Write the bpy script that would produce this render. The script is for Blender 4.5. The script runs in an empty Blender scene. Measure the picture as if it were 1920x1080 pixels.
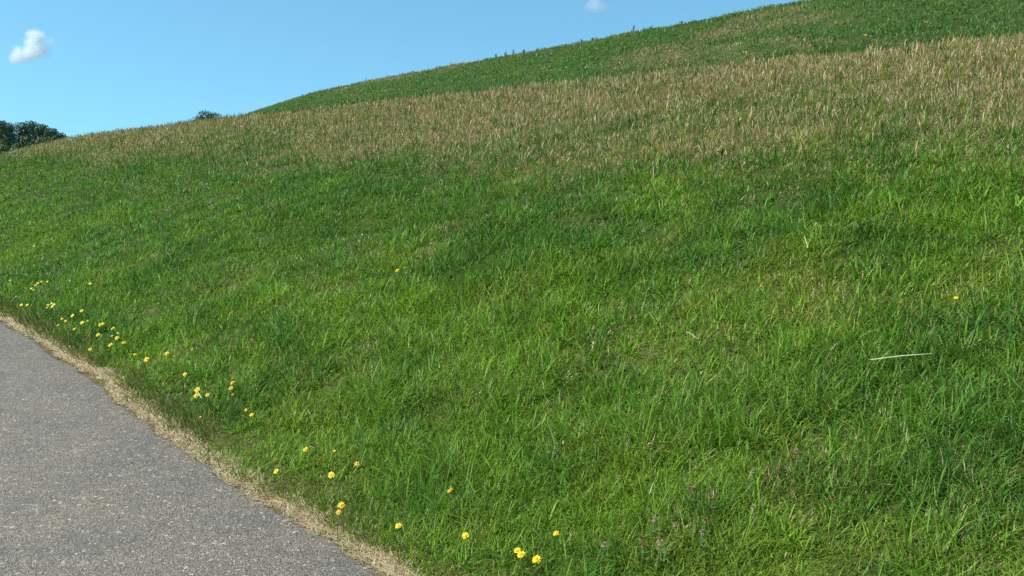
import bpy, math, random
import numpy as np
from mathutils import Vector

SC = bpy.context.scene
COL = SC.collection
R = math.radians
rng = np.random.default_rng(7)
random.seed(7)

# ------------------------------------------------------------------ camera
CAM = np.array([0.0, 0.0, 1.55])
PITCH = R(7.9)
F = 1663.0                      # focal length in photograph pixels (1920 wide)
cd = bpy.data.cameras.new('camera')
cam = bpy.data.objects.new('camera', cd)
COL.objects.link(cam)
cam.location = CAM
cam.rotation_euler = (math.pi / 2 - PITCH, 0, 0)
cd.sensor_width = 36
cd.lens = 36 * F / 1920
cd.clip_start = 0.05
cd.clip_end = 20000
SC.camera = cam

# ------------------------------------------------------------------ light
SUN_EL, SUN_AZ = 46.0, -104.0    # azimuth measured from +Y towards +X
w = bpy.data.worlds.new('World')
SC.world = w
w.use_nodes = True
nt = w.node_tree
bg = nt.nodes['Background']
sky = nt.nodes.new('ShaderNodeTexSky')
sky.sky_type = 'NISHITA'
sky.sun_disc = False
sky.sun_elevation = R(SUN_EL)
sky.sun_rotation = R(SUN_AZ)
sky.altitude = 0
sky.air_density = 1.0
sky.dust_density = 0.0
sky.ozone_density = 2.2
wt = nt.nodes.new('ShaderNodeTexCoord')
wa = nt.nodes.new('ShaderNodeVectorMath'); wa.operation = 'ADD'; wa.inputs[1].default_value = (0, 0, .22)
wn = nt.nodes.new('ShaderNodeVectorMath'); wn.operation = 'NORMALIZE'
nt.links.new(wt.outputs['Generated'], wa.inputs[0]); nt.links.new(wa.outputs[0], wn.inputs[0])
nt.links.new(wn.outputs[0], sky.inputs['Vector'])
tn_ = nt.nodes.new('ShaderNodeMixRGB'); tn_.blend_type = 'MULTIPLY'; tn_.inputs[0].default_value = 1
tn_.inputs[2].default_value = (.82, 1.24, 1.12, 1)      # the cyan cast of a clear summer sky
nt.links.new(sky.outputs[0], tn_.inputs[1])
nt.links.new(tn_.outputs[0], bg.inputs[0])
bg.inputs[1].default_value = 0.15

sd = bpy.data.lights.new('sun', 'SUN')
sd.energy = 5.0
sd.angle = R(0.53)
sd.color = (1.0, 0.95, 0.87)
sun = bpy.data.objects.new('sun', sd)
COL.objects.link(sun)
to_sun = Vector((math.sin(R(SUN_AZ)) * math.cos(R(SUN_EL)), math.cos(R(SUN_AZ)) * math.cos(R(SUN_EL)), math.sin(R(SUN_EL))))
sun.rotation_euler = to_sun.to_track_quat('Z', 'Y').to_euler()
sun.location = (-30, 10, 40)

SC.view_settings.view_transform = 'Standard'
SC.view_settings.look = 'None'
SC.view_settings.gamma = 1
SC.view_settings.exposure = 0.35
SC.cycles.max_bounces = 12
SC.cycles.diffuse_bounces = 3
SC.cycles.transmission_bounces = 4
SC.cycles.volume_bounces = 10
SC.cycles.use_adaptive_sampling = True
SC.cycles.filter_width = 1.5
SC.cycles.use_denoising = False

# ------------------------------------------------------------------ helpers
DU = np.array([0.769, 0.639])      # across the dike, up the slope
DS = np.array([-0.639, 0.769])     # along the path, away from the camera


def us(x, y):
    return x * DU[0] + y * DU[1], x * DS[0] + y * DS[1]


def xy(u, s):
    return u * DU[0] + s * DS[0], u * DU[1] + s * DS[1]


_tab = np.random.default_rng(3).random((256, 256))


def vnoise(x, y, sc=1.0, off=0):
    x = np.asarray(x, float) * sc + 91.7 + off * 17.3
    y = np.asarray(y, float) * sc + 53.1 + off * 29.9
    xi = np.floor(x).astype(int); yi = np.floor(y).astype(int)
    fx = x - xi; fy = y - yi
    fx = fx * fx * (3 - 2 * fx); fy = fy * fy * (3 - 2 * fy)
    a = _tab[xi % 256, yi % 256]; b = _tab[(xi + 1) % 256, yi % 256]
    c = _tab[xi % 256, (yi + 1) % 256]; d = _tab[(xi + 1) % 256, (yi + 1) % 256]
    return (a * (1 - fx) + b * fx) * (1 - fy) + (c * (1 - fx) + d * fx) * fy


def fbm(x, y, sc=1.0, off=0, o=3):
    t = 0; a = 1; n = 0
    for k in range(o):
        t = t + a * vnoise(x, y, sc * 2 ** k, off + 5 * k); n += a; a *= .55
    return t / n


def sst(a, b, x):
    t = np.clip((x - a) / (b - a), 0, 1)
    return t * t * (3 - 2 * t)


def smin(a, b, k):
    h = np.clip(.5 + .5 * (b - a) / k, 0, 1)
    return b * (1 - h) + a * h - k * h * (1 - h)


def smax(a, b, k):
    return -smin(-a, -b, k)


ZC1 = ([-300, -200, 20, 30, 42, 45.5, 48.5, 51.5, 56, 64, 76, 95, 112], [2.2, 3.02, 3.02, 2.97, 2.86, 2.76, 2.52, 2.1, 1.55, .95, .4, .1, 0.0])
ZC2 = ([-300, -200, 0, 14, 25, 36.5, 41.8, 45.5, 49.6, 55, 62, 75, 100], [3, 6, 6.1, 5.98, 5.74, 5.48, 5.32, 5.02, 4.62, 3.7, 2.9, 1.2, 0])
PATH_L, PATH_R = -1.35, 1.62


def wob(s):     # the ragged line where the turf meets the asphalt
    return .02 + .085 * (fbm(s, 0 * s, 1.3, 2) - .5) * 2 + .03 * (vnoise(s, 0 * s, 7, 4) - .5) * 2


def H(u, s):
    u = np.asarray(u, float); s = np.asarray(s, float)
    u = u - .0035 * np.clip(s - 38, 0, 40) ** 2 * (u > 0)      # the dike swings away
    c1 = np.interp(s, *ZC1); c2 = np.interp(s, *ZC2)
    ramp = smax(.335 * (u - 2.3), 0 * u, .12)
    z = smin(ramp, c1 + 0 * u, .28)
    up = c1 + (c2 - c1) * (u - 15.2) / 6.8
    up = smin(up, c2 + .02 * (u - 22), .25)
    up = np.where(c2 > c1, up, z)
    z = np.where(u > 13.5, smax(z, up, .2), z)
    z = smin(z, (39 - u) * .4, .6)
    z = np.maximum(z, 0)
    onslope = sst(2.3, 4.5, u) * (1 - sst(37, 39, u)) * (1 - sst(95, 112, s))
    z = z + onslope * (.10 * (fbm(u, s, .35, 1, 2) - .5) + .05 * (vnoise(u, s, 1.6, 3) - .5))
    verge = sst(PATH_R - .05, PATH_R + .25, u) + sst(-(PATH_L - .05), -(PATH_L - .25), -u)
    z = z - .02 + verge * (.03 + .03 * (vnoise(u, s, 2.2, 8) - .5))
    return z


def Hxy(x, y):
    u, s = us(x, y)
    return H(u, s)


def ray(px, py):
    a = (px - 960) / F; b = (540 - py) / F
    c, n = math.cos(PITCH), math.sin(PITCH)
    return np.array([a, c + b * n, b * c - n])


def at(px, py, h=0.0):
    """World point at height h over the turf seen at a pixel of the photograph."""
    d = ray(px, py)
    t = np.concatenate([np.arange(2, 12, .004), np.arange(12, 90, .03)])
    X = d[0] * t; Y = d[1] * t; Z = 1.55 + d[2] * t
    k = np.nonzero(Z < Hxy(X, Y) + h)[0]
    if len(k) == 0:
        gap = Z - Hxy(X, Y) - h
        m = t > 8
        i = np.nonzero(m)[0][np.argmin((gap / t)[m])]
    else:
        i = k[0]
    return np.array([X[i], Y[i]]), t[i]


def mesh_np(name, V, faces, mat, col=None, smooth=True, parent=None, colname='tint'):
    """faces: list of int arrays (n, k)."""
    me = bpy.data.meshes.new(name)
    nV = len(V)
    me.vertices.add(nV)
    me.vertices.foreach_set('co', np.asarray(V, np.float32).ravel())
    tot = sum(f.size for f in faces); nf = sum(len(f) for f in faces)
    me.loops.add(tot); me.polygons.add(nf)
    me.loops.foreach_set('vertex_index', np.concatenate([f.ravel() for f in faces]).astype(np.int32))
    ks = np.concatenate([np.full(len(f), f.shape[1]) for f in faces])
    st = np.concatenate([[0], np.cumsum(ks)[:-1]])
    me.polygons.foreach_set('loop_start', st.astype(np.int32))
    if smooth:
        me.polygons.foreach_set('use_smooth', np.ones(nf, bool))
    if col is not None:
        at_ = me.color_attributes.new(colname, 'FLOAT_COLOR', 'POINT')
        c4 = np.ones((nV, 4), np.float32); c4[:, :3] = col
        at_.data.foreach_set('color', c4.ravel())
    me.update(calc_edges=True)
    me.materials.append(mat)
    o = bpy.data.objects.new(name, me)
    COL.objects.link(o)
    if parent is not None:
        o.parent = parent
    return o


def tag(o, label=None, cat=None, group=None, kind=None):
    if label: o['label'] = label
    if cat: o['category'] = cat
    if group: o['group'] = group
    if kind: o['kind'] = kind
    return o


def empty(name, loc, label, cat, group=None):
    o = bpy.data.objects.new(name, None)
    o.empty_display_size = .1
    COL.objects.link(o)
    o.location = loc
    return tag(o, label, cat, group)


# ------------------------------------------------------------------ materials
def new_mat(name):
    m = bpy.data.materials.new(name)
    m.use_nodes = True
    t = m.node_tree
    return m, t, t.nodes['Principled BSDF'], t.nodes['Material Output']


def mat_blade(name, trans=.35, rough=.5, spec=.5):
    m, t, p, out = new_mat(name)
    a = t.nodes.new('ShaderNodeVertexColor'); a.layer_name = 'tint'
    tc = t.nodes.new('ShaderNodeTexCoord')
    nz = t.nodes.new('ShaderNodeTexNoise'); nz.inputs['Scale'].default_value = 60
    t.links.new(tc.outputs['Object'], nz.inputs['Vector'])
    hs = t.nodes.new('ShaderNodeHueSaturation')
    mr = t.nodes.new('ShaderNodeMapRange'); mr.inputs[3].default_value = .8; mr.inputs[4].default_value = 1.2
    t.links.new(nz.outputs[0], mr.inputs[0]); t.links.new(mr.outputs[0], hs.inputs['Value'])
    t.links.new(a.outputs[0], hs.inputs['Color'])
    t.links.new(hs.outputs[0], p.inputs['Base Color'])
    p.inputs['Roughness'].default_value = rough
    p.inputs['Specular IOR Level'].default_value = spec
    tr = t.nodes.new('ShaderNodeBsdfTranslucent')
    h2 = t.nodes.new('ShaderNodeMixRGB'); h2.blend_type = 'MULTIPLY'; h2.inputs[0].default_value = 1
    h2.inputs[2].default_value = (1.2, 1.15, .5, 1)
    t.links.new(hs.outputs[0], h2.inputs[1]); t.links.new(h2.outputs[0], tr.inputs[0])
    mx = t.nodes.new('ShaderNodeMixShader'); mx.inputs[0].default_value = trans
    t.links.new(p.outputs[0], mx.inputs[1]); t.links.new(tr.outputs[0], mx.inputs[2])
    t.links.new(mx.outputs[0], out.inputs[0])
    return m


def mat_plain(name, col, rough=.6, trans=0, var=.15, scale=40):
    m, t, p, out = new_mat(name)
    tc = t.nodes.new('ShaderNodeTexCoord')
    nz = t.nodes.new('ShaderNodeTexNoise'); nz.inputs['Scale'].default_value = scale
    t.links.new(tc.outputs['Object'], nz.inputs['Vector'])
    cr = t.nodes.new('ShaderNodeValToRGB')
    cr.color_ramp.elements[0].position = .3; cr.color_ramp.elements[1].position = .7
    cr.color_ramp.elements[0].color = tuple(c * (1 - var) for c in col) + (1,)
    cr.color_ramp.elements[1].color = tuple(min(1, c * (1 + var)) for c in col) + (1,)
    t.links.new(nz.outputs[0], cr.inputs[0]); t.links.new(cr.outputs[0], p.inputs['Base Color'])
    p.inputs['Roughness'].default_value = rough
    if trans:
        tr = t.nodes.new('ShaderNodeBsdfTranslucent')
        t.links.new(cr.outputs[0], tr.inputs[0])
        mx = t.nodes.new('ShaderNodeMixShader'); mx.inputs[0].default_value = trans
        t.links.new(p.outputs[0], mx.inputs[1]); t.links.new(tr.outputs[0], mx.inputs[2])
        t.links.new(mx.outputs[0], out.inputs[0])
    return m


M_blade = mat_blade('grass_blade', .40, .45, .15)
M_dry = mat_blade('dry_blade', .25, .6, .3)
M_leaf = mat_blade('tree_leaf', .25, .55, .35)
M_bark = mat_plain('bark', (.07, .055, .04), .9, 0, .4, 12)
M_petal = mat_plain('yellow_petal', (.90, .66, .004), .6, .25, .08, 200)
M_orange = mat_plain('orange_petal', (.88, .48, .01), .6, .25, .08, 200)
M_pale = mat_plain('faded_petal', (.62, .50, .16), .6, .25, .1, 200)
M_heart = mat_plain('flower_heart', (.85, .48, .005), .7, 0, .2, 400)
M_stem = mat_plain('green_stem', (.10, .17, .04), .5, 0, .15)
M_cup = mat_plain('green_cup', (.05, .10, .03), .5, 0, .15)
M_pink = mat_plain('clover_pink', (.48, .33, .24), .7, .2, .25, 300)
M_rust = mat_plain('clover_brown', (.30, .14, .06), .8, .1, .3, 300)
M_straw = mat_plain('pale_straw', (.48, .48, .27), .5, 0, .12, 60)

# ground
m, t, p, out = new_mat('turf_soil'); M_ground = m
a = t.nodes.new('ShaderNodeVertexColor'); a.layer_name = 'tint'
tc = t.nodes.new('ShaderNodeTexCoord')
nz = t.nodes.new('ShaderNodeTexNoise'); nz.inputs['Scale'].default_value = 9; nz.inputs['Detail'].default_value = 8
nz.inputs['Roughness'].default_value = .7
t.links.new(tc.outputs['Object'], nz.inputs['Vector'])
mr = t.nodes.new('ShaderNodeMapRange'); mr.inputs[1].default_value = .3; mr.inputs[2].default_value = .7
mr.inputs[3].default_value = .55; mr.inputs[4].default_value = 1.35
t.links.new(nz.outputs[0], mr.inputs[0])
hs = t.nodes.new('ShaderNodeHueSaturation')
t.links.new(mr.outputs[0], hs.inputs['Value']); t.links.new(a.outputs[0], hs.inputs['Color'])
t.links.new(hs.outputs[0], p.inputs['Base Color'])
p.inputs['Roughness'].default_value = 1.0
p.inputs['Specular IOR Level'].default_value = .05
bp = t.nodes.new('ShaderNodeBump'); bp.inputs['Distance'].default_value = .03; bp.inputs['Strength'].default_value = .8
t.links.new(nz.outputs[0], bp.inputs['Height']); t.links.new(bp.outputs[0], p.inputs['Normal'])

# asphalt with exposed stone chips
m, t, p, out = new_mat('chipped_asphalt'); M_asph = m
tc = t.nodes.new('ShaderNodeTexCoord')


def N(kind, **kw):
    n = t.nodes.new(kind)
    for k, v in kw.items():
        n.inputs[k].default_value = v
    return n


def ramp(src, stops, interp='LINEAR'):
    r = t.nodes.new('ShaderNodeValToRGB'); r.color_ramp.interpolation = interp
    els = r.color_ramp.elements
    while len(els) < len(stops): els.new(.5)
    for e, (q, c) in zip(els, stops): e.position = q; e.color = tuple(c) + (1,)
    t.links.new(src, r.inputs[0]); return r


def mixc(f, a_, b_, mode='MIX'):
    x = t.nodes.new('ShaderNodeMixRGB'); x.blend_type = mode
    for i, v in ((0, f), (1, a_), (2, b_)):
        if isinstance(v, (int, float)): x.inputs[i].default_value = v
        elif isinstance(v, tuple): x.inputs[i].default_value = v + (1,)
        else: t.links.new(v, x.inputs[i])
    return x.outputs[0]


v1 = N('ShaderNodeTexVoronoi', Scale=185.0); t.links.new(tc.outputs['Object'], v1.inputs['Vector'])
v2 = N('ShaderNodeTexVoronoi', Scale=95.0); t.links.new(tc.outputs['Object'], v2.inputs['Vector'])
sp1 = t.nodes.new('ShaderNodeSeparateColor'); t.links.new(v1.outputs['Color'], sp1.inputs[0])
sp2 = t.nodes.new('ShaderNodeSeparateColor'); t.links.new(v2.outputs['Color'], sp2.inputs[0])
chips = ramp(sp1.outputs[0], [(0, (.065, .060, .054)), (.22, (.112, .103, .092)), (.5, (.150, .139, .122)), (.80, (.185, .171, .148)), (.94, (.235, .215, .18)), (1, (.40, .37, .32))])
big = ramp(sp2.outputs[1], [(0, (0, 0, 0)), (.94, (0, 0, 0)), (.96, (1, 1, 1))])
bigc = ramp(sp2.outputs[0], [(0, (.06, .055, .05)), (.35, (.20, .185, .15)), (.7, (.34, .32, .28)), (1, (.46, .44, .40))])
c = mixc(big.outputs[0], chips.outputs[0], bigc.outputs[0])
edge = ramp(v1.outputs['Distance'], [(0, (1, 1, 1)), (.5, (.95, .95, .95)), (.85, (.55, .55, .55))])
c = mixc(.8, c, edge.outputs[0], 'MULTIPLY')
n1 = N('ShaderNodeTexNoise', Scale=2.2, Detail=5.0); t.links.new(tc.outputs['Object'], n1.inputs['Vector'])
st = ramp(n1.outputs[0], [(.3, (1.20, 1.13, 1.00)), (.5, (1.36, 1.26, 1.08)), (.72, (1.56, 1.41, 1.14))])
c = mixc(1.0, c, st.outputs[0], 'MULTIPLY')
n3 = N('ShaderNodeTexNoise', Scale=14.0, Detail=4.0); t.links.new(tc.outputs['Object'], n3.inputs['Vector'])
st3 = ramp(n3.outputs[0], [(.3, (.88, .88, .88)), (.7, (1.12, 1.12, 1.12))])
c = mixc(1.0, c, st3.outputs[0], 'MULTIPLY')
t.links.new(c, p.inputs['Base Color'])
p.inputs['Roughness'].default_value = .75
p.inputs['Specular IOR Level'].default_value = .35
bp = t.nodes.new('ShaderNodeBump'); bp.inputs['Distance'].default_value = .004; bp.inputs['Strength'].default_value = .8
t.links.new(v1.outputs['Distance'], bp.inputs['Height']); bp.invert = True
t.links.new(bp.outputs[0], p.inputs['Normal'])

# ------------------------------------------------------------------ vegetation colour map
PATCH = []      # (u, s, radius_u, radius_s, kind, strength)


def patch(px, py, rx, kind, k=1.0, squash=.6):
    (x, y), tt = at(px, py, .08)
    u, s = us(x, y)
    PATCH.append((float(u), float(s), rx * tt / F * 1.3, rx * tt / F * 1.3, kind, k))


def dryness(u, s):
    n = fbm(u, s * .55, .55, 11, 4)
    n2 = fbm(u, s, 2.3, 23, 2)
    edge = 7.35 + .022 * s + 3.4 * (n - .5) * 2 + 1.0 * (n2 - .5)
    d = .76 * sst(edge - 2.3, edge + 2.6, u)
    d = np.maximum(d, .93 * sst(10.5, 11.7, u + .6 * (n2 - .5)))
    upper = sst(13.8, 15.6, u)
    dup = .03 + .40 * sst(.60, .74, fbm(u * 1.5, s * .5, .5, 31, 3)) + .30 * sst(19.6, 22, u) * sst(.5, .75, n2)
    d = d * (1 - upper) + dup * upper
    low = .07 + .22 * sst(.57, .76, fbm(u, s, .9, 41, 3)) + .22 * sst(.58, .8, n2)
    d = np.maximum(d, low * (1 - upper))
    d = np.maximum(d, .55 * (1 - sst(PATH_R + .12, PATH_R + .55, u)))
    for (pu, ps, ru, rs, kind, k) in PATCH:
        g = np.exp(-(((u - pu) / ru) ** 2 + ((s - ps) / rs) ** 2))
        if kind == 'dry': d = np.maximum(d, (k if pu > 7 else k * .6) * g)
        else: d = d * (1 - k * g)
    return np.clip(d, 0, 1)


def green(u, s):
    """base leaf colour of living grass, (n,3)"""
    fresh = np.array([.172, .305, .028]); cool = np.array([.086, .198, .036]); deep = np.array([.066, .150, .022])
    olive = np.array([.205, .255, .034])
    c1 = sst(.22, .80, .5 * fbm(u, s, .8, 51, 3) + .5 * fbm(u, s, 2.6, 55, 2) + .20 * sst(5.5, 3.0, u) * sst(9, 2, s) - .22 * sst(3.2, 6, u) * sst(3, 10, s))[:, None]
    c2 = (sst(.50, .78, fbm(u, s, 2.2, 61, 3)) * .6)[:, None]
    c3 = (sst(.5, .78, fbm(u, s, 1.8, 71, 3)) * .45 * sst(12, 2, s))[:, None]
    c = cool * (1 - c1) + fresh * c1
    c = c * (1 - c3) + olive * c3
    c = c * (1 - c2) + deep * c2
    up = sst(14, 15.5, u)[:, None]
    cu = np.array([.100, .205, .055]) * (1 - c1) + np.array([.155, .262, .060]) * c1
    foot = (sst(14.5, 15.4, u) * sst(18.2, 16.0, u) * .55)[:, None]
    cu = cu * (1 - foot) + np.array([.066, .150, .044]) * foot
    c = c * (1 - up) + cu * up
    for (pu, ps, ru, rs, kind, k) in PATCH:
        if kind == 'deep':
            g = (k * np.exp(-(((u - pu) / ru) ** 2 + ((s - ps) / rs) ** 2)))[:, None]
            c = c * (1 - g) + deep * g
        if kind == 'fresh':
            g = (k * np.exp(-(((u - pu) / ru) ** 2 + ((s - ps) / rs) ** 2)))[:, None]
            c = c * (1 - g) + np.array([.17, .27, .03]) * g
    return c


for a_ in ((450, 520, 90, 'dry', .5), (940, 700, 110, 'dry', .55), (1450, 350, 70, 'dry', .45), (560, 575, 60, 'dry', .4),
           (1560, 640, 90, 'dry', .35), (1250, 730, 80, 'dry', .4), (1830, 620, 70, 'dry', .4), (1800, 850, 80, 'dry', .35),
           (1250, 820, 110, 'dry', .25), (860, 330, 40, 'dry', .5), (640, 270, 90, 'dry', .6), (200, 290, 60, 'dry', .6),
           (1180, 225, 28, 'deep', 1.0), (1625, 425, 40, 'deep', 1.0), (860, 110, 30, 'dry', .7), (700, 125, 22, 'dry', .6),
           (640, 165, 22, 'dry', .5), (1400, 30, 40, 'dry', .6), (1480, 15, 30, 'dry', .5), (1330, 55, 30, 'dry', .5),
           (1010, 130, 25, 'dry', .4), (600, 420, 130, 'deep', .5), (320, 480, 90, 'deep', .5), (930, 460, 90, 'deep', .45),
           (1460, 700, 90, 'fresh', .5), (860, 800, 120, 'fresh', .5), (1150, 940, 100, 'fresh', .5), (600, 740, 80, 'fresh', .45),
           (130, 430, 70, 'fresh', .4), (1650, 300, 40, 'dry', .4), (700, 640, 60, 'deep', .4), (1620, 900, 80, 'deep', .5),
           (760, 900, 50, 'deep', .3)):
    patch(*a_)

TAN = np.array([[.57, .435, .22], [.46, .34, .17], [.66, .545, .31], [.33, .235, .125], [.46, .39, .17]])

# ------------------------------------------------------------------ ground
gu = np.unique(np.concatenate([-np.geomspace(2, 4000, 26)[::-1], np.arange(-2, 1.4, .4), np.arange(1.4, 13.6, .11), np.arange(13.6, 41, .3), np.geomspace(41, 4000, 26)]))
gs = np.unique(np.concatenate([-np.geomspace(6, 4000, 24)[::-1], np.arange(-6, 0, .5), np.arange(0, 26, .16), np.arange(26, 115, .6), np.geomspace(115, 4000, 24)]))
U, S = np.meshgrid(gu, gs, indexing='ij')
Uf, Sf = U.ravel(), S.ravel()
X, Y = xy(Uf, Sf)
V = np.stack([X, Y, H(Uf, Sf)], 1)
nu, ns = U.shape
idx = np.arange(nu * ns).reshape(nu, ns)
Fc = np.stack([idx[:-1, :-1].ravel(), idx[1:, :-1].ravel(), idx[1:, 1:].ravel(), idx[:-1, 1:].ravel()], 1)
dr = dryness(Uf, Sf)[:, None]
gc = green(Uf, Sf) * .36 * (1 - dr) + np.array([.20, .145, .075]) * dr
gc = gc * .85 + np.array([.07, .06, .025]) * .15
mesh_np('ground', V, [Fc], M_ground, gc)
tag(bpy.data.objects['ground'], kind='structure')

# ------------------------------------------------------------------ path
ps = np.unique(np.concatenate([-np.geomspace(4, 800, 20)[::-1], np.arange(-4, 20, .05), np.geomspace(20, 800, 60)]))
L = PATH_L + .03 * (fbm(ps, ps * 0, 2, 90) - .5)
Rr = PATH_R + .6 * wob(ps) + .02 + .05 * (vnoise(ps, 0 * ps, 5.0, 33) - .5)
rows = [(L - .04, -.03), (L, -.004), (L + .02, 0.0), (0 * ps + .15, .012), (Rr - .02, 0.0), (Rr, -.004), (Rr + .04, -.03)]
V = []
for uu, zz in rows:
    x_, y_ = xy(uu, ps); V.append(np.stack([x_, y_, np.full(len(ps), zz)], 1))
V = np.concatenate(V); n = len(ps)
fs = []
for k in range(len(rows) - 1):
    i = np.arange(n - 1) + k * n
    fs.append(np.stack([i, i + n, i + n + 1, i + 1], 1))
mesh_np('path', V, fs, M_asph)
tag(bpy.data.objects['path'], kind='structure')


# ------------------------------------------------------------------ grass
def blades(px, py, h, w, yaw, lean, curl, col, roll, tipw=.12, prof=None, zoff=0):
    """px,py root; h length; w width; yaw of lean; lean (0 up..1.5 flat); curl extra lean; arrays."""
    n = len(px)
    lv = np.array([0, .38, .72, 1.0])
    wd = np.array(prof if prof is not None else [.75, 1.0, .75, 0.0])
    P = np.zeros((n, 4, 3)); ang = lean[:, None] + curl[:, None] * lv[None, :]
    dx, dy = np.cos(yaw), np.sin(yaw)
    P[:, 0, 0] = px; P[:, 0, 1] = py; P[:, 0, 2] = Hxy(px, py) - .008 + zoff
    for k in range(1, 4):
        a_ = .5 * (ang[:, k] + ang[:, k - 1]); sl = h * (lv[k] - lv[k - 1])
        P[:, k, 0] = P[:, k - 1, 0] + dx * np.sin(a_) * sl
        P[:, k, 1] = P[:, k - 1, 1] + dy * np.sin(a_) * sl
        P[:, k, 2] = P[:, k - 1, 2] + np.cos(a_) * sl
    sx = -np.sin(yaw + roll); sy = np.cos(yaw + roll)
    V = np.zeros((n, 7, 3))
    for k in range(3):
        o = np.stack([sx, sy, 0 * sx], 1) * (w * wd[k] * .5)[:, None]
        V[:, 2 * k] = P[:, k] - o; V[:, 2 * k + 1] = P[:, k] + o
    V[:, 6] = P[:, 3]
    b = (np.arange(n) * 7)[:, None]
    q = np.concatenate([b + np.array([[0, 1, 3, 2]]), b + np.array([[2, 3, 5, 4]])])
    tr = b + np.array([[4, 5, 6]])
    C = np.repeat(col[:, None, :], 7, 1)
    return V.reshape(-1, 3), q, tr, C.reshape(-1, 3)


class Acc:
    def __init__(s): s.V = []; s.q = []; s.t = []; s.C = []; s.n = 0

    def add(s, V, q, t_, C):
        s.V.append(V); s.q.append(q + s.n); s.t.append(t_ + s.n); s.C.append(C); s.n += len(V)

    def build(s, name, mat):
        return mesh_np(name, np.concatenate(s.V), [np.concatenate(s.q), np.concatenate(s.t)], mat, np.concatenate(s.C))


DENS = 1.0
A0, A1 = R(-37), R(37)
r_ = None


def scatter(N0, rmin, rmax, pw):
    """points in the viewing wedge with areal density N0*(r/4)^-pw"""
    e = 2 - pw
    tot = N0 * 4 ** pw * (A1 - A0) * (rmax ** e - rmin ** e) / e
    n = int(tot)
    q = rng.random(n)
    r = (rmin ** e + q * (rmax ** e - rmin ** e)) ** (1 / e)
    a = rng.uniform(A0, A1, n)
    return r * np.sin(a), r * np.cos(a), r


def keep_turf(x, y, margin=.0):
    u, s = us(x, y)
    ed = PATH_R + wob(s) + margin
    k = (u > ed) & (s < 112)
    # the flat berm behind the first crest cannot be seen over the edge
    hid = (u > 13.0) & (u < 14.6)
    return k & ~hid & (u < 24)


def grass_set(accG, accD, x, y, r, hmul=1.0, wmul=1.0, leanmul=1.0, drymul=1.0, yaw=None):
    k = keep_turf(x, y, .085 + .11 * (vnoise(*us(x, y), 3.1, 19) - .5))
    x, y, r = x[k], y[k], r[k]
    if yaw is not None: yaw = yaw[k]
    n = len(x)
    u, s = us(x, y)
    d = dryness(u, s) * drymul
    isd = rng.random(n) < np.clip(d, 0, .97)
    clump = fbm(u, s, 3.0, 81, 2)
    big = fbm(u, s, .7, 83, 2)
    h = (.072 + .012 * (r < 7)) * (.55 + .9 * rng.random(n)) * (.32 + 1.4 * clump) * (.75 + .5 * big) * hmul
    h = h * (1 - .45 * np.exp(-((u - 1.85) / .22) ** 2))
    h = np.where(isd, h * 1.15, h)
    h = h * np.where((u > 15) & (u < 17.2), 1.5, 1.0)
    w = .0046 * (np.maximum(r, 3) / 4) ** .74 * (.65 + .7 * rng.random(n)) * wmul
    yw = rng.uniform(0, 2 * math.pi, n) if yaw is None else yaw
    # a light lean down the slope and with the wind
    lean = np.abs(rng.normal(.58, .40, n)) * leanmul
    curl = np.abs(rng.normal(.75, .55, n)) * leanmul
    g = green(u, s) * 1.13 * (.55 + .90 * rng.random(n))[:, None]
    hue = rng.normal(0, .09, n)[:, None]
    g = g * (1 + hue * np.array([[1.6, .3, -.8]]))
    pale = rng.random(n) < .05
    g[pale] = g[pale] * .5 + np.array([.24, .30, .14]) * .6  # bright highlights painted into the colour of a few blades
    tn = TAN[rng.integers(0, len(TAN), n)] * (.5 + .65 * rng.random(n))[:, None]
    live = ~isd
    roll = rng.normal(0, .5, n)
    accG.add(*blades(x[live], y[live], h[live], w[live], yw[live], lean[live], curl[live], g[live], roll[live]))
    dd = isd
    lean2 = np.where(u > 7, lean * .8, lean); curl2 = np.where(u > 7, curl * .6, curl)
    hd = h * (.55 + .45 * sst(5, 8, u))
    accD.add(*blades(x[dd], y[dd], hd[dd], w[dd] * np.where(u[dd] > 7, .62, .8), yw[dd], lean2[dd], curl2[dd], tn[dd], roll[dd], prof=[.5, .6, 1.0, 0]))


G, D = Acc(), Acc()
x, y, r = scatter(8800 * DENS, 1.9, 75, 1.45)
grass_set(G, D, x, y, r)
# tussocks: fans of longer blades from one root
x, y, r = scatter(150, 1.9, 40, 1.5)
m_ = 16
ang = rng.uniform(0, 2 * math.pi, (len(x), m_))
sz = rng.uniform(.6, 1.6, (len(x), 1))
rad = np.abs(rng.normal(0, .022, (len(x), m_))) * sz
grass_set(G, D, (x[:, None] + np.cos(ang) * rad).ravel(), (y[:, None] + np.sin(ang) * rad).ravel(), np.repeat(r, m_),
          hmul=1.5, wmul=1.2, leanmul=1.3, drymul=.6, yaw=ang.ravel())
# extra dry stems that make the band under the crest dense
x, y, r = scatter(4200, 5, 75, 1.3)
u, s = us(x, y)
k = (u > 8.2 + 2.6 * (fbm(u, s, .5, 97) - .5) * 2 + 1.2 * rng.random(len(u))) & (u < 12.9)
x, y, r = x[k], y[k], r[k]; n = len(x)
kk = rng.random(n) < .25 + .75 * sst(9.2, 11.2, us(x, y)[0]); x, y, r = x[kk], y[kk], r[kk]; n = len(x)
D.add(*blades(x, y, .04 + .065 * rng.random(n), .0023 * (r / 4) ** .74, rng.uniform(0, 6.28, n), np.abs(rng.normal(.35, .3, n)), np.abs(rng.normal(.4, .3, n)),
              TAN[rng.integers(0, 5, n)] * (.6 + .6 * rng.random(n))[:, None], rng.normal(0, 1, n), prof=[.5, .7, 1.0, 0]))
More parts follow.
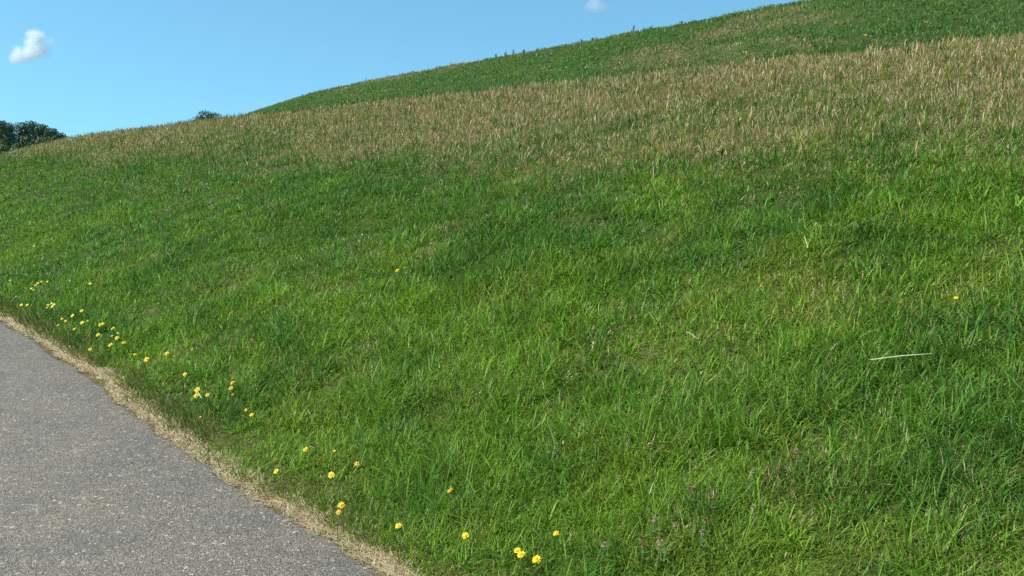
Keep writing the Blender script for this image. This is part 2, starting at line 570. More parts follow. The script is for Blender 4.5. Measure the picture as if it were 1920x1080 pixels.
# dark green upright stalks among the dry ones
x, y, r = scatter(150, 5, 60, 1.0)
u, s = us(x, y); k = (u > 5.5 + 2 * rng.random(len(u))) & (u < 12.7)
x, y, r = x[k], y[k], r[k]; n = len(x)
gg = green(*us(x, y)) * (.5 + .3 * rng.random(n))[:, None]
G.add(*blades(x, y, .12 + .13 * rng.random(n), .0034 * (r / 4) ** .7, rng.uniform(0, 6.28, n), np.abs(rng.normal(.12, .12, n)), np.abs(rng.normal(.2, .2, n)), gg, rng.normal(0, 1, n), prof=[.7, .8, .9, 0]))
# single long, wide blades standing over the sward
x, y, r = scatter(75, 1.9, 30, 1.2)
grass_set(G, D, x, y, r, hmul=1.9, wmul=1.2, leanmul=1.7, drymul=.5)
# broad short weed leaves low in the sward
x, y, r = scatter(480, 1.9, 22, 1.5)
kp = fbm(*us(x, y), 1.7, 45) > .42
x, y, r = x[kp], y[kp], r[kp]
grass_set(G, D, x, y, r, hmul=.62, wmul=3.4, leanmul=2.3, drymul=.25)
# tall thin seed stalks near the crest
x, y, r = scatter(85, 5, 75, .9)
u, s = us(x, y)
k = ((u > 7.5 + 3 * (fbm(u, s, .5, 97) - .5)) & (u < 12.9)) | ((u > 20.5) & (rng.random(len(u)) < .15))
x, y, r, u, s = x[k], y[k], r[k], u[k], s[k]
n = len(x)
kk = keep_turf(x, y)
x, y, r = x[kk], y[kk], r[kk]; n = len(x)
tn = TAN[rng.integers(0, 4, n)] * (.8 + .5 * rng.random(n))[:, None]
D.add(*blades(x, y, (.09 + .10 * rng.random(n)), .0024 * (r / 4) ** .8, rng.uniform(0, 6.28, n), np.abs(rng.normal(.08, .08, n)), np.abs(rng.normal(.15, .12, n)), tn, rng.normal(0, 1, n), prof=[.4, .45, 1.6, 0]))
tag(G.build('grass', M_blade), 'green meadow grass covering the slope of the dike', 'grass', kind='stuff')
tag(D.build('dry_grass', M_dry), 'tan dry grass stems in a band below the crest', 'dry grass', kind='stuff')

# withered grass litter between asphalt and turf, and clippings on the asphalt
T = Acc()
n = 46000
s = 1.0 + 24 * rng.random(n) ** 1.7
ed = PATH_R + wob(s)
u = ed + .035 + .125 * rng.beta(1.6, 1.6, n) * (1 + .5 * (vnoise(s, 0 * s, 1.1, 77) - .5)) - .04 * (rng.random(n) ** 4)
x, y = xy(u, s)
r = np.hypot(x, y)
tn = np.array([[.66, .52, .31], [.55, .42, .25], [.74, .63, .43], [.40, .30, .17]])[rng.integers(0, 4, n)] * (.75 + .45 * rng.random(n))[:, None]
yw = np.where(rng.random(n) < .5, math.atan2(DS[1], DS[0]) + rng.normal(0, .7, n), rng.uniform(0, 6.28, n))
T.add(*blades(x, y, .022 + .05 * rng.random(n) ** 2, .0024 * (np.maximum(r, 3) / 4) ** .8 * (.6 + .8 * rng.random(n)), yw, rng.uniform(1.15, 1.5, n), rng.uniform(0, .25, n), tn, rng.normal(0, .4, n), zoff=.012 + .012 * rng.random(n)))
n = 260
s = 1.0 + 14 * rng.random(n) ** 1.5
u = PATH_R + wob(s) - np.abs(rng.exponential(.12, n))
x, y = xy(u, s)
z0 = -Hxy(x, y) + .012 + .010
tn = np.array([[.50, .40, .24], [.38, .30, .17]])[rng.integers(0, 2, n)]
V, q, t_, C = blades(x, y, .02 + .05 * rng.random(n), .0026 * np.ones(n), rng.uniform(0, 6.28, n), 1.52 * np.ones(n), .02 * np.ones(n), tn, rng.normal(0, .2, n), zoff=z0)
T.add(V, q, t_, C)
tag(T.build('dry_grass_litter', M_dry), 'withered straw-coloured litter along the asphalt edge', 'dry litter', kind='stuff')

# turf tufts leaning over the litter
E = Acc()
n = 9000
s = 1.0 + 20 * rng.random(n) ** 1.5
u = PATH_R + wob(s) + .10 + .15 * np.abs(rng.normal(0, 1, n)) * .9 + .05 * (vnoise(s, s * 0, 6.1, 25) - .5) + .05 * (vnoise(s, s * 0, 2.5, 15) - .5)
x, y = xy(u, s); r = np.hypot(x, y)
yw = math.atan2(-DU[1], -DU[0]) + rng.normal(0, .9, n)
g = green(u, s) * (.55 + .5 * rng.random(n))[:, None]
tn = TAN[rng.integers(0, 5, n)] * .75
isd = rng.random(n) < .34
g[isd] = tn[isd]
E.add(*blades(x, y, .05 + .15 * rng.random(n) * sst(.3, .75, vnoise(s, s * 0, 3.7, 66)), .0032 * (np.maximum(r, 3) / 4) ** .8, yw, rng.uniform(.1, .9, n), rng.uniform(.1, .8, n), g, rng.normal(0, .4, n)))
tag(E.build('verge_grass', M_blade), 'wiry darker grass overhanging the path edge', 'grass', kind='stuff')


# ------------------------------------------------------------------ small builders
def tube(pts, rads, sides=6):
    pts = np.asarray(pts, float); n = len(pts)
    V = []; Fq = []
    for i in range(n):
        d = pts[min(i + 1, n - 1)] - pts[max(i - 1, 0)]
        d = d / (np.linalg.norm(d) + 1e-9)
        a_ = np.cross(d, [0, 0, 1.0])
        if np.linalg.norm(a_) < .1: a_ = np.cross(d, [1.0, 0, 0])
        a_ /= np.linalg.norm(a_); b_ = np.cross(d, a_)
        for k in range(sides):
            t_ = 2 * math.pi * k / sides
            V.append(pts[i] + rads[i] * (math.cos(t_) * a_ + math.sin(t_) * b_))
    for i in range(n - 1):
        for k in range(sides):
            Fq.append([i * sides + k, i * sides + (k + 1) % sides, (i + 1) * sides + (k + 1) % sides, (i + 1) * sides + k])
    V = np.array(V); caps = [np.array([list(range(sides))[::-1]]), np.array([[(n - 1) * sides + k for k in range(sides)]])]
    return V, [np.array(Fq)] + caps


def orient(V, nrm):
    q = Vector((0, 0, 1)).rotation_difference(Vector(nrm).normalized())
    M = np.array(q.to_matrix())
    return V @ M.T


def ray_florets(R0, n, layers, seed):
    """many narrow ray petals with notched ends in raised layers"""
    rr = np.random.default_rng(seed)
    V = []; Fq = []; Ft = []
    for L_ in range(layers):
        rad = R0 * (1 - .24 * L_); nn = max(7, n - 3 * L_); up = R0 * (.05 + .12 * L_)
        for k in range(nn):
            a_ = 2 * math.pi * (k + .5 * L_) / nn + rr.normal(0, .05)
            r2 = rad * rr.uniform(.88, 1.06); w_ = math.pi * rad / nn * .80
            c, s_ = math.cos(a_), math.sin(a_)
            droop = rr.uniform(-.22, .22) * R0; r2 *= rr.uniform(.85, 1.08)

            def P(r0, t0, z0): return [r0 * c - t0 * s_, r0 * s_ + t0 * c, z0]
            b = len(V)
            V += [P(R0 * .08, -w_ * .25, up * .5), P(R0 * .08, w_ * .25, up * .5), P(r2 * .55, -w_ * .85, up), P(r2 * .55, w_ * .85, up),
                  P(r2 * .97, -w_ * .8, up + droop), P(r2 * .97, w_ * .8, up + droop), P(r2 * 1.03, 0, up + droop)]
            Fq += [[b, b + 1, b + 3, b + 2], [b + 2, b + 3, b + 5, b + 4]]; Ft += [[b + 4, b + 5, b + 6]]
    return np.array(V), [np.array(Fq), np.array(Ft)]


def dome(R0, Hh, seg=10, rings=4, bump=.0, seed=1, z0=0.0, flip=False):
    rr = np.random.default_rng(seed)
    V = []; Fq = []; Ft = []
    for i in range(rings):
        a_ = .5 * math.pi * i / rings
        for k in range(seg):
            t_ = 2 * math.pi * (k + .5 * (i % 2)) / seg
            q = R0 * math.cos(a_) * (1 + bump * rr.normal())
            V.append([q * math.cos(t_), q * math.sin(t_), z0 + Hh * math.sin(a_) * (1 + bump * rr.normal())])
    V.append([0, 0, z0 + Hh]); top = len(V) - 1
    for i in range(rings - 1):
        for k in range(seg):
            Fq.append([i * seg + k, i * seg + (k + 1) % seg, (i + 1) * seg + (k + 1) % seg, (i + 1) * seg + k])
    for k in range(seg): Ft.append([(rings - 1) * seg + k, (rings - 1) * seg + (k + 1) % seg, top])
    return np.array(V), [np.array(Fq), np.array(Ft)]


# ------------------------------------------------------------------ yellow flowers
FL = [  # px, py, size, kind, height, label
 (19, 526, .9, 'y', 'tiny yellow flower nearest the left edge, above the group where the path leaves the photo'),
 (30, 556, .6, 'p', 'faint pale yellow flower near the left edge, just above the twin flowers'),
 (40, 572, 1.0, 'y', 'left one of twin yellow flowers where the path leaves the photo'),
 (51, 572, 1.0, 'y', 'right one of twin yellow flowers where the path leaves the photo'),
 (59, 541, .9, 'y', 'lower left flower of the farthest yellow cluster, in an arc'),
 (63, 544, .9, 'y', 'bottom flower of the farthest yellow cluster, in an arc'),
 (67, 535, .8, 'y', 'third flower up the arc of the farthest yellow cluster'),
 (71, 531, .9, 'y', 'fourth flower up the arc of the farthest yellow cluster'),
 (78, 528, .9, 'y', 'top flower of the arc in the farthest yellow cluster'),
 (89, 528, .8, 'y', 'yellow flower just right of the arc in the farthest cluster'),
 (131, 526, .7, 'p', 'pale flower standing alone right of the farthest yellow cluster'),
 (169, 532, 1.0, 'y', 'flat wide yellow flower furthest right in the farthest row of flowers'),
 (90, 572, .9, 'y', 'left flower of the tight bunch of yellow blooms'),
 (97, 569, .9, 'y', 'top flower of the tight bunch of yellow blooms'),
 (101, 571, .9, 'y', 'right flower of the tight bunch of yellow blooms'),
 (98, 575, 1.0, 'y', 'bottom flower of the tight bunch of yellow blooms'),
 (88, 577, .6, 'p', 'small pale bloom under the tight bunch of yellow blooms'),
 (153, 583, 1.1, 'y', 'yellow flower on a tall stem, top of the middle group by the path'),
 (136, 592, 1.0, 'y', 'yellow flower left of the tall-stemmed one in the middle group'),
 (116, 598, .8, 'y', 'small yellow bloom, upper of a pair left of the middle group'),
 (123, 602, .8, 'o', 'orange-yellow bloom, lower of a pair left of the middle group'),
 (154, 605, 1.1, 'y', 'large yellow flower below the tall-stemmed one in the middle group'),
 (164, 602, .6, 'p', 'small buff bloom touching the large flower of the middle group'),
 (109, 610, .8, 'y', 'yellow flower nearest the dry strip in the middle group'),
 (140, 617, 1.0, 'y', 'yellow flower at the bottom of the middle group'),
 (188, 609, 1.0, 'y', 'left one of two touching yellow flowers right of the middle group'),
 (193, 607, .9, 'y', 'right one of two touching yellow flowers right of the middle group'),
 (212, 616, 1.1, 'y', 'wide yellow flower right of the two touching ones'),
 (184, 628, 1.1, 'y', 'yellow flower standing alone below the two touching ones'),
 (221, 625, .6, 'y', 'small yellow bloom above a larger one with reddish stems around'),
 (219, 634, 1.0, 'y', 'yellow flower among reddish stems, beneath a small bloom'),
 (210, 630, .6, 'p', 'pale faded bloom left of the flower among reddish stems'),
 (232, 643, 1.1, 'y', 'yellow flower at the lower right end of the crowded group'),
 (207, 647, 1.1, 'y', 'lowest yellow flower of the crowded group by the path'),
 (169, 655, .8, 'y', 'small yellow flower beside the dry strip, below the crowded group'),
 (131, 650, .5, 'p', 'tiny pale bloom right at the dry strip'),
 (253, 665, .8, 'o', 'small orange-yellow bloom up left of a brighter flower'),
 (275, 674, 1.1, 'y', 'bright yellow flower alone, a step below the crowded group'),
 (313, 663, 1.0, 'y', 'yellow flower farther up the verge than its neighbours, past the crowded group'),
 (347, 702, 1.0, 'y', 'golden flower above the trio of flowers'),
 (370, 731, 1.3, 'y', 'top and largest flower of the trio beside a pale chip of straw'),
 (368, 742, 1.0, 'y', 'bottom left flower of the trio beside a pale chip of straw'),
 (389, 741, 1.1, 'y', 'right flower of the trio beside a pale chip of straw'),
 (436, 718, 1.1, 'o', 'upper deep orange flower of the orange pair'),
 (433, 728, 1.0, 'o', 'lower deep orange flower of the orange pair'),
 (436, 740, .7, 'p', 'faded buff bloom under the orange pair'),
 (376, 782, .5, 'o', 'tiny orange bud below the trio, near the overhanging grass'),
 (461, 769, .8, 'o', 'smaller orange-yellow bloom up left of a bright flower in mid verge'),
 (472, 778, 1.1, 'y', 'bright yellow flower in mid verge with a smaller one at its upper left'),
 (573, 843, 1.1, 'y', 'yellow flower upper left of four scattered ones near the path bend'),
 (627, 846, .6, 'y', 'very small yellow bloom between two larger ones'),
 (518, 884, 1.1, 'y', 'yellow flower closest to the dry strip, leaning over it'),
 (621, 891, 1.25, 'y', 'big round yellow flower in the near verge'),
 (669, 870, 1.1, 'o', 'orange-yellow flower up right of the big round one'),
 (640, 948, 1.25, 'y', 'ragged yellow flower with a bloom right below it'),
 (635, 961, .9, 'o', 'dull orange bloom right below a ragged yellow one'),
 (747, 986, 1.05, 'y', 'small round yellow flower low over the near dark tuft'),
 (844, 920, 1.15, 'o', 'tilted golden flower seen half from the side'),
 (873, 1005, 1.1, 'y', 'yellow flower with a dark slit in the middle'),
 (1043, 1001, 1.05, 'y', 'yellow flower furthest right in the near verge'),
 (970, 1033, 1.0, 'y', 'upper left flower of two overlapping near blooms'),
 (977, 1040, 1.25, 'y', 'lower right flower of two overlapping near blooms'),
 (1006, 1049, 1.4, 'y', 'largest and nearest yellow flower, at the bottom of the photo'),
 (745, 507, 1.0, 'y', 'lone yellow flower in the green middle of the slope'),
 (679, 440, .6, 'p', 'tiny pale yellow bloom far up the middle of the slope'),
 (556, 484, .6, 'p', 'tiny pale bloom left of the lone yellow flower on the slope'),
 (1793, 559, 1.0, 'y', 'lone yellow flower on the right side of the slope'),
 (64, 462, .8, 'o', 'small orange bloom high on the verge near the left edge'),
]
FLU = [
 (1062, 127, 'pale yellow flower on the upper bank, leftmost of three specks'),
 (1098, 126, 'cream flower on the upper bank, middle one of three specks'),
 (1162, 118, 'cream flower on the upper bank, rightmost of three specks'),
 (1399, 98, 'orange flower at the dark foot of the upper bank, left of the tan band top'),
 (1623, 66, 'orange flower alone on the upper bank under the right hand crest'),
 (1737, 42, 'upper of two orange flowers near the top right of the upper bank'),
 (1741, 49, 'lower of two orange flowers near the top right of the upper bank'),
]
PM = {'y': M_petal, 'o': M_orange, 'p': M_pale}
flower_cache = {}


def flower(px, py, size, kind, label, near=True, h=None, group='yellow flowers along the verge', R0=.0155):
    hh = h if h else (.10 + .05 * random.random())
    (x, y), dist = at(px, py, hh)
    z = float(Hxy(np.array([x]), np.array([y]))[0])
    bx, by = x + random.uniform(-.015, .015), y + random.uniform(-.015, .015)
    zb = float(Hxy(np.array([bx]), np.array([by]))[0])
    root = empty('hawkbit_flower', (bx, by, zb), label, 'flower', group)
    top = np.array([x - bx, y - by, z + hh - zb])
    mid = top * .55 + np.array([random.uniform(-.01, .01), random.uniform(-.01, .01), 0])
    V, f = tube([[0, 0, -.01], mid, top - np.array([0, 0, .006])], [.0016, .0014, .0012])
    mesh_np('stem', V, f, M_stem, parent=root)
    sd_ = random.randint(0, 9999)
    # heads turn to the light and a little to the path
    nrm = Vector((random.uniform(-.35, .25) - .1, random.uniform(-1.1, -.35), 1.0)).normalized()
    if 'half from the side' in label: nrm = Vector((-.9, -.2, .8)).normalized()
    r0 = R0 * (.80 if dist < 5.5 else .98) * size * (1.0 + .10 * random.random())
    V, f = ray_florets(r0, 15, 2, sd_)
    V = orient(V, nrm) + top
    hd = mesh_np('petals', V, f, PM[kind], smooth=False, parent=root)
    if dist < 8:
        V, f = dome(r0 * .34, r0 * .16, 8, 3, .12, sd_, z0=r0 * .30)
        mesh_np('flower_heart', orient(V, nrm) + top, f, M_heart if kind != 'p' else M_pale, parent=root)
    V, f = dome(r0 * .36, -r0 * .75, 8, 3, .03, sd_, z0=r0 * .06)
    mesh_np('bract_cup', orient(V, nrm) + top, f, M_cup, parent=root)


for px, py, sz_, kd, lb in FL:
    dist = at(px, py, .12)[1]
    flower(px, py, sz_ * (1.0 if dist < 6 else 1.12), kd, lb)
for px, py, lb in FLU:
    flower(px, py, 1.6, 'o' if 'orange' in lb else 'p', lb, h=.17, group='flowers on the upper bank')

# ------------------------------------------------------------------ clover heads
CL = [
 (1160, 896, 'b', 'small buff clover head left of the clover patch, beside crossed pale blades'),
 (1178, 831, 'b', 'buff clover head, left one of a far pair above the clover patch'),
 (1219, 837, 'r', 'brown clover head, right one of a far pair above the clover patch'),
 (1293, 917, 'r', 'left head of two touching brown clover heads at the back of the patch'),
 (1302, 920, 'r', 'right head of two touching brown clover heads at the back of the patch'),
 (1332, 932, 'r', 'dull reddish clover head right of the two touching ones'),
 (1220, 975, 'r', 'dark brown clover head touching a pink one'),
 (1229, 975, 'b', 'largest pink clover head, touching a dark brown one'),
 (1267, 985, 'b', 'pale pink clover head in the middle of the patch'),
 (1132, 1023, 'b', 'mauve clover head left of the patch, near the largest yellow flower'),
 (1202, 1011, 'r', 'rusty clover head, upper one at the left side of the patch'),
 (1207, 1026, 'r', 'rusty clover head, lower one at the left side of the patch'),
 (1239, 1007, 'r', 'rusty clover head at the top of the column of three'),
 (1237, 1018, 'b', 'pinkish clover head in the middle of the column of three'),
 (1236, 1028, 'b', 'pale clover head at the foot of the column of three'),
 (1316, 998, 'b', 'faint buff clover head at the right side of the patch'),
 (1322, 977, 'r', 'rust brown clover head at the right side of the patch'),
 (1493, 847, 'b', 'pinkish clover head on a thin stalk well right of the patch'),
 (1411, 885, 'b', 'buff clover head halfway between the patch and the thin-stalked head'),
 (1412, 952, 'b', 'buff clover head low right of the patch'),
 (1512, 890, 'r', 'tall brownish seed head right of the clover patch'),
 (1561, 934, 'r', 'reddish brown clover head furthest right on the lower slope'),
]
for px, py, kd, lb in CL:
    hh = random.uniform(.10, .14)
    (x, y), dist = at(px, py, hh)
    z = float(Hxy(np.array([x]), np.array([y]))[0])
    root = empty('clover_flower', (x, y, z), lb, 'clover', 'clover heads on the lower slope')
    V, f = tube([[0, 0, -.01], [random.uniform(-.01, .01), 0, hh * .5], [0, 0, hh]], [.0015, .0013, .001])
    mesh_np('stem', V, f, M_stem, parent=root)
    rr = np.random.default_rng(int(px * 7 + py))
    Vs = []; Fs = []
    R0 = .0100 * (1.2 if 'largest' in lb else 1) * random.uniform(.9, 1.1)
    for k in range(60):
        el = rr.uniform(-.5, 1.5); az = rr.uniform(0, 6.28)
        d = np.array([math.cos(el) * math.cos(az), math.cos(el) * math.sin(az), math.sin(el)])
        sd2 = np.cross(d, [0, 0, 1.0]); sd2 = sd2 / (np.linalg.norm(sd2) + 1e-6) * .0018
        c0 = np.array([0, 0, hh]) + d * R0 * .3; c1 = np.array([0, 0, hh]) + d * R0 * rr.uniform(.85, 1.25)
        up = np.cross(sd2, d) * .6
        b = len(Vs)
        Vs += [c0 - sd2 * .5, c0 + sd2 * .5, c1 + sd2, c1 - sd2, c1 + up + d * .001]
        Fs += [[b, b + 1, b + 2, b + 3]]
    mesh_np('flower_head', np.array(Vs), [np.array(Fs)], M_pink if kd == 'b' else M_rust, smooth=False, parent=root)
    Vs = []; Fs = []
    for k in range(3):     # trefoil leaf under the head
        a_ = 2.09 * k + px
        c = np.array([math.cos(a_), math.sin(a_), .15]); sd2 = np.array([-math.sin(a_), math.cos(a_), 0])
        b = len(Vs); o_ = np.array([.01, 0, hh * .62])
        Vs += [o_, o_ + c * .007 + sd2 * .006, o_ + c * .014 + sd2 * .004, o_ + c * .014 - sd2 * .004, o_ + c * .007 - sd2 * .006]
        Fs += [[b, b + 1, b + 2, b + 3, b + 4]]
    mesh_np('leaf', np.array(Vs), [np.array(Fs)], M_stem, smooth=False, parent=root)

# ------------------------------------------------------------------ fallen straws
STRAW = [
 ((1632, 675), (1752, 663), .0026, 'long pale straw lying level across the grass on the right'),
 ((371, 736), (378, 747), .0035, 'short white chip of straw between the trio of flowers'),
 ((1218, 927), (1226, 903), .0018, 'short pale broken stalk standing left of the clover patch'),
 ((1515, 465), (1508, 443), .003, 'short pale stalk on the right slope'),
 ((1287, 622), (1308, 636), .0018, 'pale flat stalk leaning in the middle right of the slope'),
]
for (a_, b_, rd, lb) in STRAW:
    hA = .13
    (xa, ya), _ = at(a_[0], a_[1], hA); (xb, yb), _ = at(b_[0], b_[1], hA)
    za = float(Hxy(np.array([xa]), np.array([ya]))[0]) + hA; zb = float(Hxy(np.array([xb]), np.array([yb]))[0]) + hA
    A_ = np.array([xa, ya, za]); B_ = np.array([xb, yb, zb])
    if np.linalg.norm(B_ - A_) > .5: B_ = A_ + (B_ - A_) * .5 / np.linalg.norm(B_ - A_)
    mid = (A_ + B_) / 2 + np.array([0, 0, .004])
    V, f = tube([A_ - A_, (A_ + mid) / 2 - A_, mid - A_, (B_ + mid) / 2 - A_, B_ - A_], [rd * .8, rd, rd, rd * .9, rd * .6], 7)
    V[:, 2] *= 1.0
    o = mesh_np('straw_stalk', V, f, M_straw)
    o.location = A_
    tag(o, lb, 'stalk', 'fallen stalks in the grass')

# ------------------------------------------------------------------ weeds on the skyline
WD = [(930, 96, .16, 'low bushy weed, left one of a dark clump on the skyline'),
      (948, 93, .17, 'low bushy weed, second from left of the dark clump on the skyline'),
      (963, 91, .22, 'tallest bushy weed of the dark clump on the skyline'),
      (982, 90, .14, 'low bushy weed at the right end of the dark clump on the skyline'),
      (1187, 51, .25, 'tall leafy weed standing alone on the skyline'),
      (1090, 72, .14, 'small weed on the skyline between the dark clump and the tall one'),
      (1278, 42, .14, 'low dark weed on the skyline right of the tall one'),
      (1112, 70, .11, 'tiny dark weed on the skyline, close right of a slightly bigger one')]
for px, py, hh, lb in WD:
    d = ray(px, py)
    t_ = np.arange(15, 45, .05)
    gap = (1.55 + d[2] * t_ - Hxy(d[0] * t_, d[1] * t_)) / t_
    i = int(np.argmin(gap)); x, y = d[0] * t_[i], d[1] * t_[i]
    z = float(Hxy(np.array([x]), np.array([y]))[0])
    root = empty('weed', (x, y, z - .01), lb, 'weed', 'weeds on the skyline')
    rr = np.random.default_rng(px)
    Vs = []; Fs = [[], []]; n0 = 0; LV = []; LQ = []; LT = []
    for k in range(4):
        a1 = rr.uniform(0, 6.28); ln = hh * rr.uniform(.7, 1.1); sp = rr.uniform(.05, .35)
        tip = np.array([math.cos(a1) * sp * ln, math.sin(a1) * sp * ln, ln])
        V, f = tube([[0, 0, 0], tip * .5 + [0.01, 0, 0], tip], [.006, .005, .003], 5)
        Vs.append(V); Fs[0].append(f[0] + n0); n0 += len(V)
        for j in range(9):
            q = rr.uniform(.3, 1.0); c0 = tip * q; a2 = rr.uniform(0, 6.28); l2 = rr.uniform(.03, .06)
            dd = np.array([math.cos(a2), math.sin(a2), rr.uniform(.1, .9)]); sd2 = np.array([-math.sin(a2), math.cos(a2), 0]) * l2 * .28
            b = len(LV)
            LV += [c0, c0 + dd * l2 * .5 + sd2, c0 + dd * l2, c0 + dd * l2 * .5 - sd2]; LQ.append([b, b + 1, b + 2, b + 3])
    mesh_np('stem', np.concatenate(Vs), [np.concatenate(Fs[0])], M_cup, parent=root)
    LV = np.array(LV)
    mesh_np('leaves', LV, [np.array(LQ)], M_leaf, np.tile(np.array([.045, .075, .028]), (len(LV), 1)), smooth=False, parent=root)


# ------------------------------------------------------------------ trees
def tree(px, ptop, dist, width, label, group, lean=0, tint=(.035, .065, .025), nl=7, narrow=1.0, seed=0, leaf=.30):
    rr = np.random.default_rng(seed + 5)
    d = ray(px, ptop)
    x, y = d[0] * dist, d[1] * dist
    ztop = 1.55 + d[2] * dist
    hgt = ztop
    root = empty('tree', (x, y, 0), label, 'tree', group)
    trunk_h = hgt * .55
    V0, f0 = tube([[0, 0, -.1], [.05 * hgt * .2, 0, trunk_h * .5], [lean * .3, .1, trunk_h], [lean * .5, 0, hgt * .85]], [.028 * hgt, .022 * hgt, .015 * hgt, .004 * hgt], 9)
    Vs = [V0]; Fq = [f0[0]]; n0 = len(V0)
    lobes = []
    for k in range(nl):
        a_ = 2.4 * k + rr.uniform(-.4, .4); q = (k + .5) / nl
        zc = hgt * (.34 + .52 * q); rl = width * .5 * (.62 if k < nl - 1 else .1) * math.sqrt(max(.05, 1 - (q * .86) ** 2)) * narrow
        c = np.array([math.cos(a_) * rl + lean * q * .4, math.sin(a_) * rl, zc])
        sz = width * rr.uniform(.20, .30) * (1.05 - .35 * q)
        lobes.append((c, sz))
        st_ = np.array([0, 0, hgt * (.2 + .3 * q)])
        V1, f1 = tube([st_, (st_ + c) / 2 + [0, 0, .1], c], [.012 * hgt, .008 * hgt, .003 * hgt], 6)
        Vs.append(V1); Fq.append(f1[0] + n0); n0 += len(V1)
    lobes.append((np.array([lean * .5, 0, hgt * .86]), hgt * .135))
    mesh_np('trunk', np.concatenate(Vs), [np.concatenate(Fq)], M_bark, parent=root)
    LV = []; LC = []
    for c, sz in lobes:
        m_ = int(700 * (sz / 1.5) ** 2) + 160
        v = rr.normal(size=(m_, 3)); v /= np.linalg.norm(v, axis=1)[:, None]
        bump = .82 + .36 * vnoise(v[:, 0] * 3 + c[0] + v[:, 2] * 2, v[:, 1] * 3 + c[2], 1.0, 7)
        rad = sz * bump * (1 - .45 * rr.random(m_) ** 2)
        P = c + v * rad[:, None] * np.array([1, 1, .85])
        nn = v + rr.normal(0, .55, (m_, 3)); nn /= np.linalg.norm(nn, axis=1)[:, None]
        t1 = np.cross(nn, rr.normal(size=(m_, 3))); t1 /= np.linalg.norm(t1, axis=1)[:, None]
        t2 = np.cross(nn, t1)
        l_ = leaf * rr.uniform(.5, 1.1, m_)[:, None]
        LV.append(np.stack([P - t1 * l_ * .5, P + t2 * l_ * .3, P + t1 * l_ * .5, P - t2 * l_ * .3], 1).reshape(-1, 3))
        cc = np.array(tint) * 1.7 * (.75 + .5 * rr.random(m_))[:, None] * rr.uniform(.85, 1.2)
        LC.append(np.repeat(cc, 4, 0))
    LV = np.concatenate(LV); LC = np.concatenate(LC)
    mesh_np('crown', LV, [np.arange(len(LV)).reshape(-1, 4)], M_leaf, LC, smooth=False, parent=root)


G1 = 'dark trees beyond the end of the dike'
tree(-2, 221, 112, 3.6, 'tall dark tree cut by the left edge of the photo', G1, seed=1, tint=(.040, .070, .026))
tree(13, 226, 118, 3.6, 'round-topped dark tree second from the left edge, before the sky gap', G1, seed=2, tint=(.034, .066, .034))
tree(38, 226, 122, 4.4, 'dark tree right of the sky gap, at the high end of the long clump', G1, seed=3, tint=(.034, .062, .032))
tree(58, 223, 124, 4.4, 'dark tree with spiky top in the middle of the long clump', G1, seed=4, tint=(.030, .056, .028))
tree(78, 229, 122, 4.4, 'dark tree in the long clump where its top begins to fall', G1, seed=5, tint=(.030, .058, .030))
tree(96, 237, 120, 3.8, 'lower dark tree near the falling right end of the long clump', G1, seed=6, tint=(.032, .060, .028))
tree(112, 246, 120, 3.4, 'lowest dark tree, last of the long clump at its right end', G1, seed=7, tint=(.030, .055, .030))
tree(0, 262, 104, 3.2, 'lower lighter green tree in front of the tall one at the left edge', G1, seed=8, tint=(.055, .085, .026))
tree(78, 254, 108, 3.4, 'low bushy tree tinted sunlit olive in front of the long clump, right at the slope', G1, seed=9, tint=(.075, .080, .035))  # lighter olive tint puts sunlight into the leaf colour
tree(50, 252, 110, 3.6, 'low dark bushy tree in front of the long clump, left of the olive one', G1, seed=10, tint=(.036, .065, .028))
G2 = 'small far trees behind the crest'
tree(385, 203, 150, 4.0, 'larger round tree top peeping over the tan crest', G2, seed=11, tint=(.035, .068, .034))
tree(402, 207, 152, 2.8, 'smaller tree top peeping over the tan crest, right of the round one', G2, seed=12, tint=(.035, .068, .034))
tree(370, 216, 148, 2.0, 'lowest tree top peeping over the tan crest, left of the round one', G2, seed=13, tint=(.035, .068, .034))


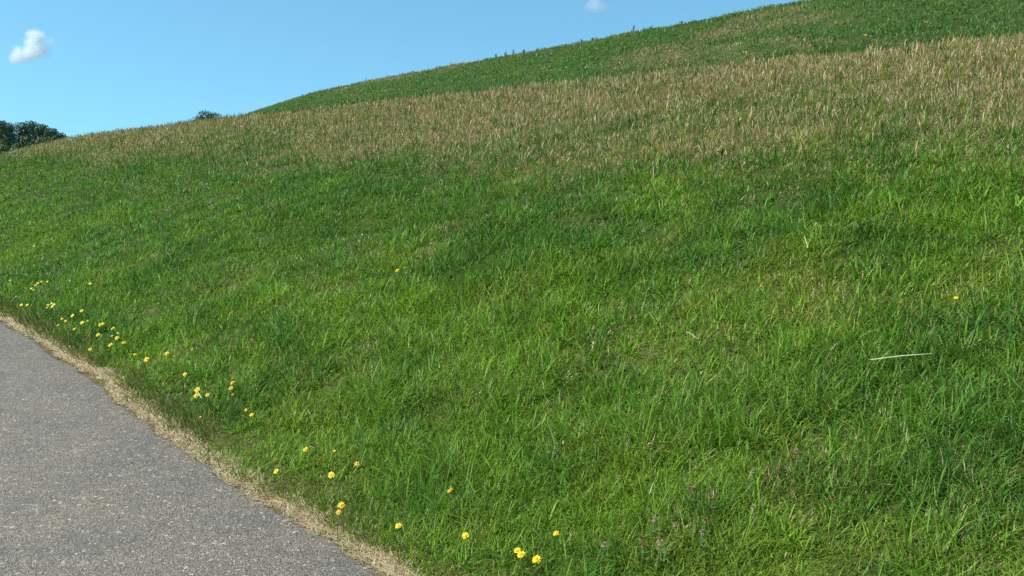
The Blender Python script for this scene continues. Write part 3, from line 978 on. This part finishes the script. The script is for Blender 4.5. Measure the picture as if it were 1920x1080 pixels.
# ------------------------------------------------------------------ clouds
def cloud(px, py, dist, blobs, dens, label, soft=.35, seed=0.0):
    d = ray(px, py); c = CAM + d * dist
    k = dist / F           # metres per photograph pixel
    xs = [b[0] for b in blobs]; ys = [b[1] for b in blobs]; rs = [b[2] for b in blobs]
    R0 = max(max(abs(x_) + r_ for x_, r_ in zip(xs, rs)), max(abs(y_) + r_ for y_, r_ in zip(ys, rs))) * k * 1.35
    me = bpy.data.meshes.new('cloud')
    import bmesh
    bm = bmesh.new(); bmesh.ops.create_icosphere(bm, subdivisions=3, radius=R0); bm.to_mesh(me); bm.free()
    o = bpy.data.objects.new('cloud', me); COL.objects.link(o); o.location = c
    global t
    m = bpy.data.materials.new('cloud_vapour'); m.use_nodes = True; t = m.node_tree
    t.nodes.remove(t.nodes['Principled BSDF']); out = t.nodes['Material Output']
    tc = t.nodes.new('ShaderNodeTexCoord')
    nz = N('ShaderNodeTexNoise', Scale=.9 / (12 * k), Detail=4.0, Roughness=.62)
    mp = t.nodes.new('ShaderNodeMapping'); mp.inputs[1].default_value = (seed, seed, 0)
    t.links.new(tc.outputs['Object'], mp.inputs[0]); t.links.new(mp.outputs[0], nz.inputs['Vector'])
    sb = t.nodes.new('ShaderNodeVectorMath'); sb.operation = 'SUBTRACT'; sb.inputs[1].default_value = (.5, .5, .5)
    t.links.new(nz.outputs['Color'], sb.inputs[0])
    sc_ = t.nodes.new('ShaderNodeVectorMath'); sc_.operation = 'SCALE'; sc_.inputs[3].default_value = 26 * k
    t.links.new(sb.outputs[0], sc_.inputs[0])
    ad = t.nodes.new('ShaderNodeVectorMath'); ad.operation = 'ADD'
    t.links.new(tc.outputs['Object'], ad.inputs[0]); t.links.new(sc_.outputs[0], ad.inputs[1])
    last = None
    for bx, by, br, bw in blobs:
        ds = t.nodes.new('ShaderNodeVectorMath'); ds.operation = 'DISTANCE'; ds.inputs[1].default_value = (bx * k, 0, -by * k)
        t.links.new(ad.outputs[0], ds.inputs[0])
        mr = t.nodes.new('ShaderNodeMapRange'); mr.interpolation_type = 'SMOOTHSTEP'
        mr.inputs[1].default_value = br * k * 1.15; mr.inputs[2].default_value = br * k * soft
        mr.inputs[3].default_value = 0; mr.inputs[4].default_value = bw
        t.links.new(ds.outputs['Value'], mr.inputs[0])
        if last is None: last = mr.outputs[0]
        else:
            mx = t.nodes.new('ShaderNodeMath'); mx.operation = 'MAXIMUM'
            t.links.new(last, mx.inputs[0]); t.links.new(mr.outputs[0], mx.inputs[1]); last = mx.outputs[0]
    ml = t.nodes.new('ShaderNodeMath'); ml.operation = 'MULTIPLY'; ml.inputs[1].default_value = dens / (20 * k)
    t.links.new(last, ml.inputs[0])
    pv = t.nodes.new('ShaderNodeVolumePrincipled')
    pv.inputs['Color'].default_value = (1, 1, 1, 1); pv.inputs['Anisotropy'].default_value = .0
    t.links.new(ml.outputs[0], pv.inputs['Density'])
    t.links.new(pv.outputs[0], out.inputs['Volume'])
    me.materials.append(m)
    tag(o, label, 'cloud')


cloud(62, 90, 1500, [(6, -20, 17, 1.0), (-4, -8, 14, 1.0), (-26, 14, 17, .95), (-8, 10, 17, 1.0), (-36, 18, 12, .8), (10, 2, 18, .8), (32, -6, 13, .3), (22, 10, 15, .22)], 1.7,
      'small puffy white cloud in the upper left sky')
cloud(1115, 8, 1500, [(0, 0, 15, .6), (-10, 3, 11, .4), (14, 5, 13, .3)], .8, 'faint wisp of cloud at the top centre of the sky', seed=3.3)
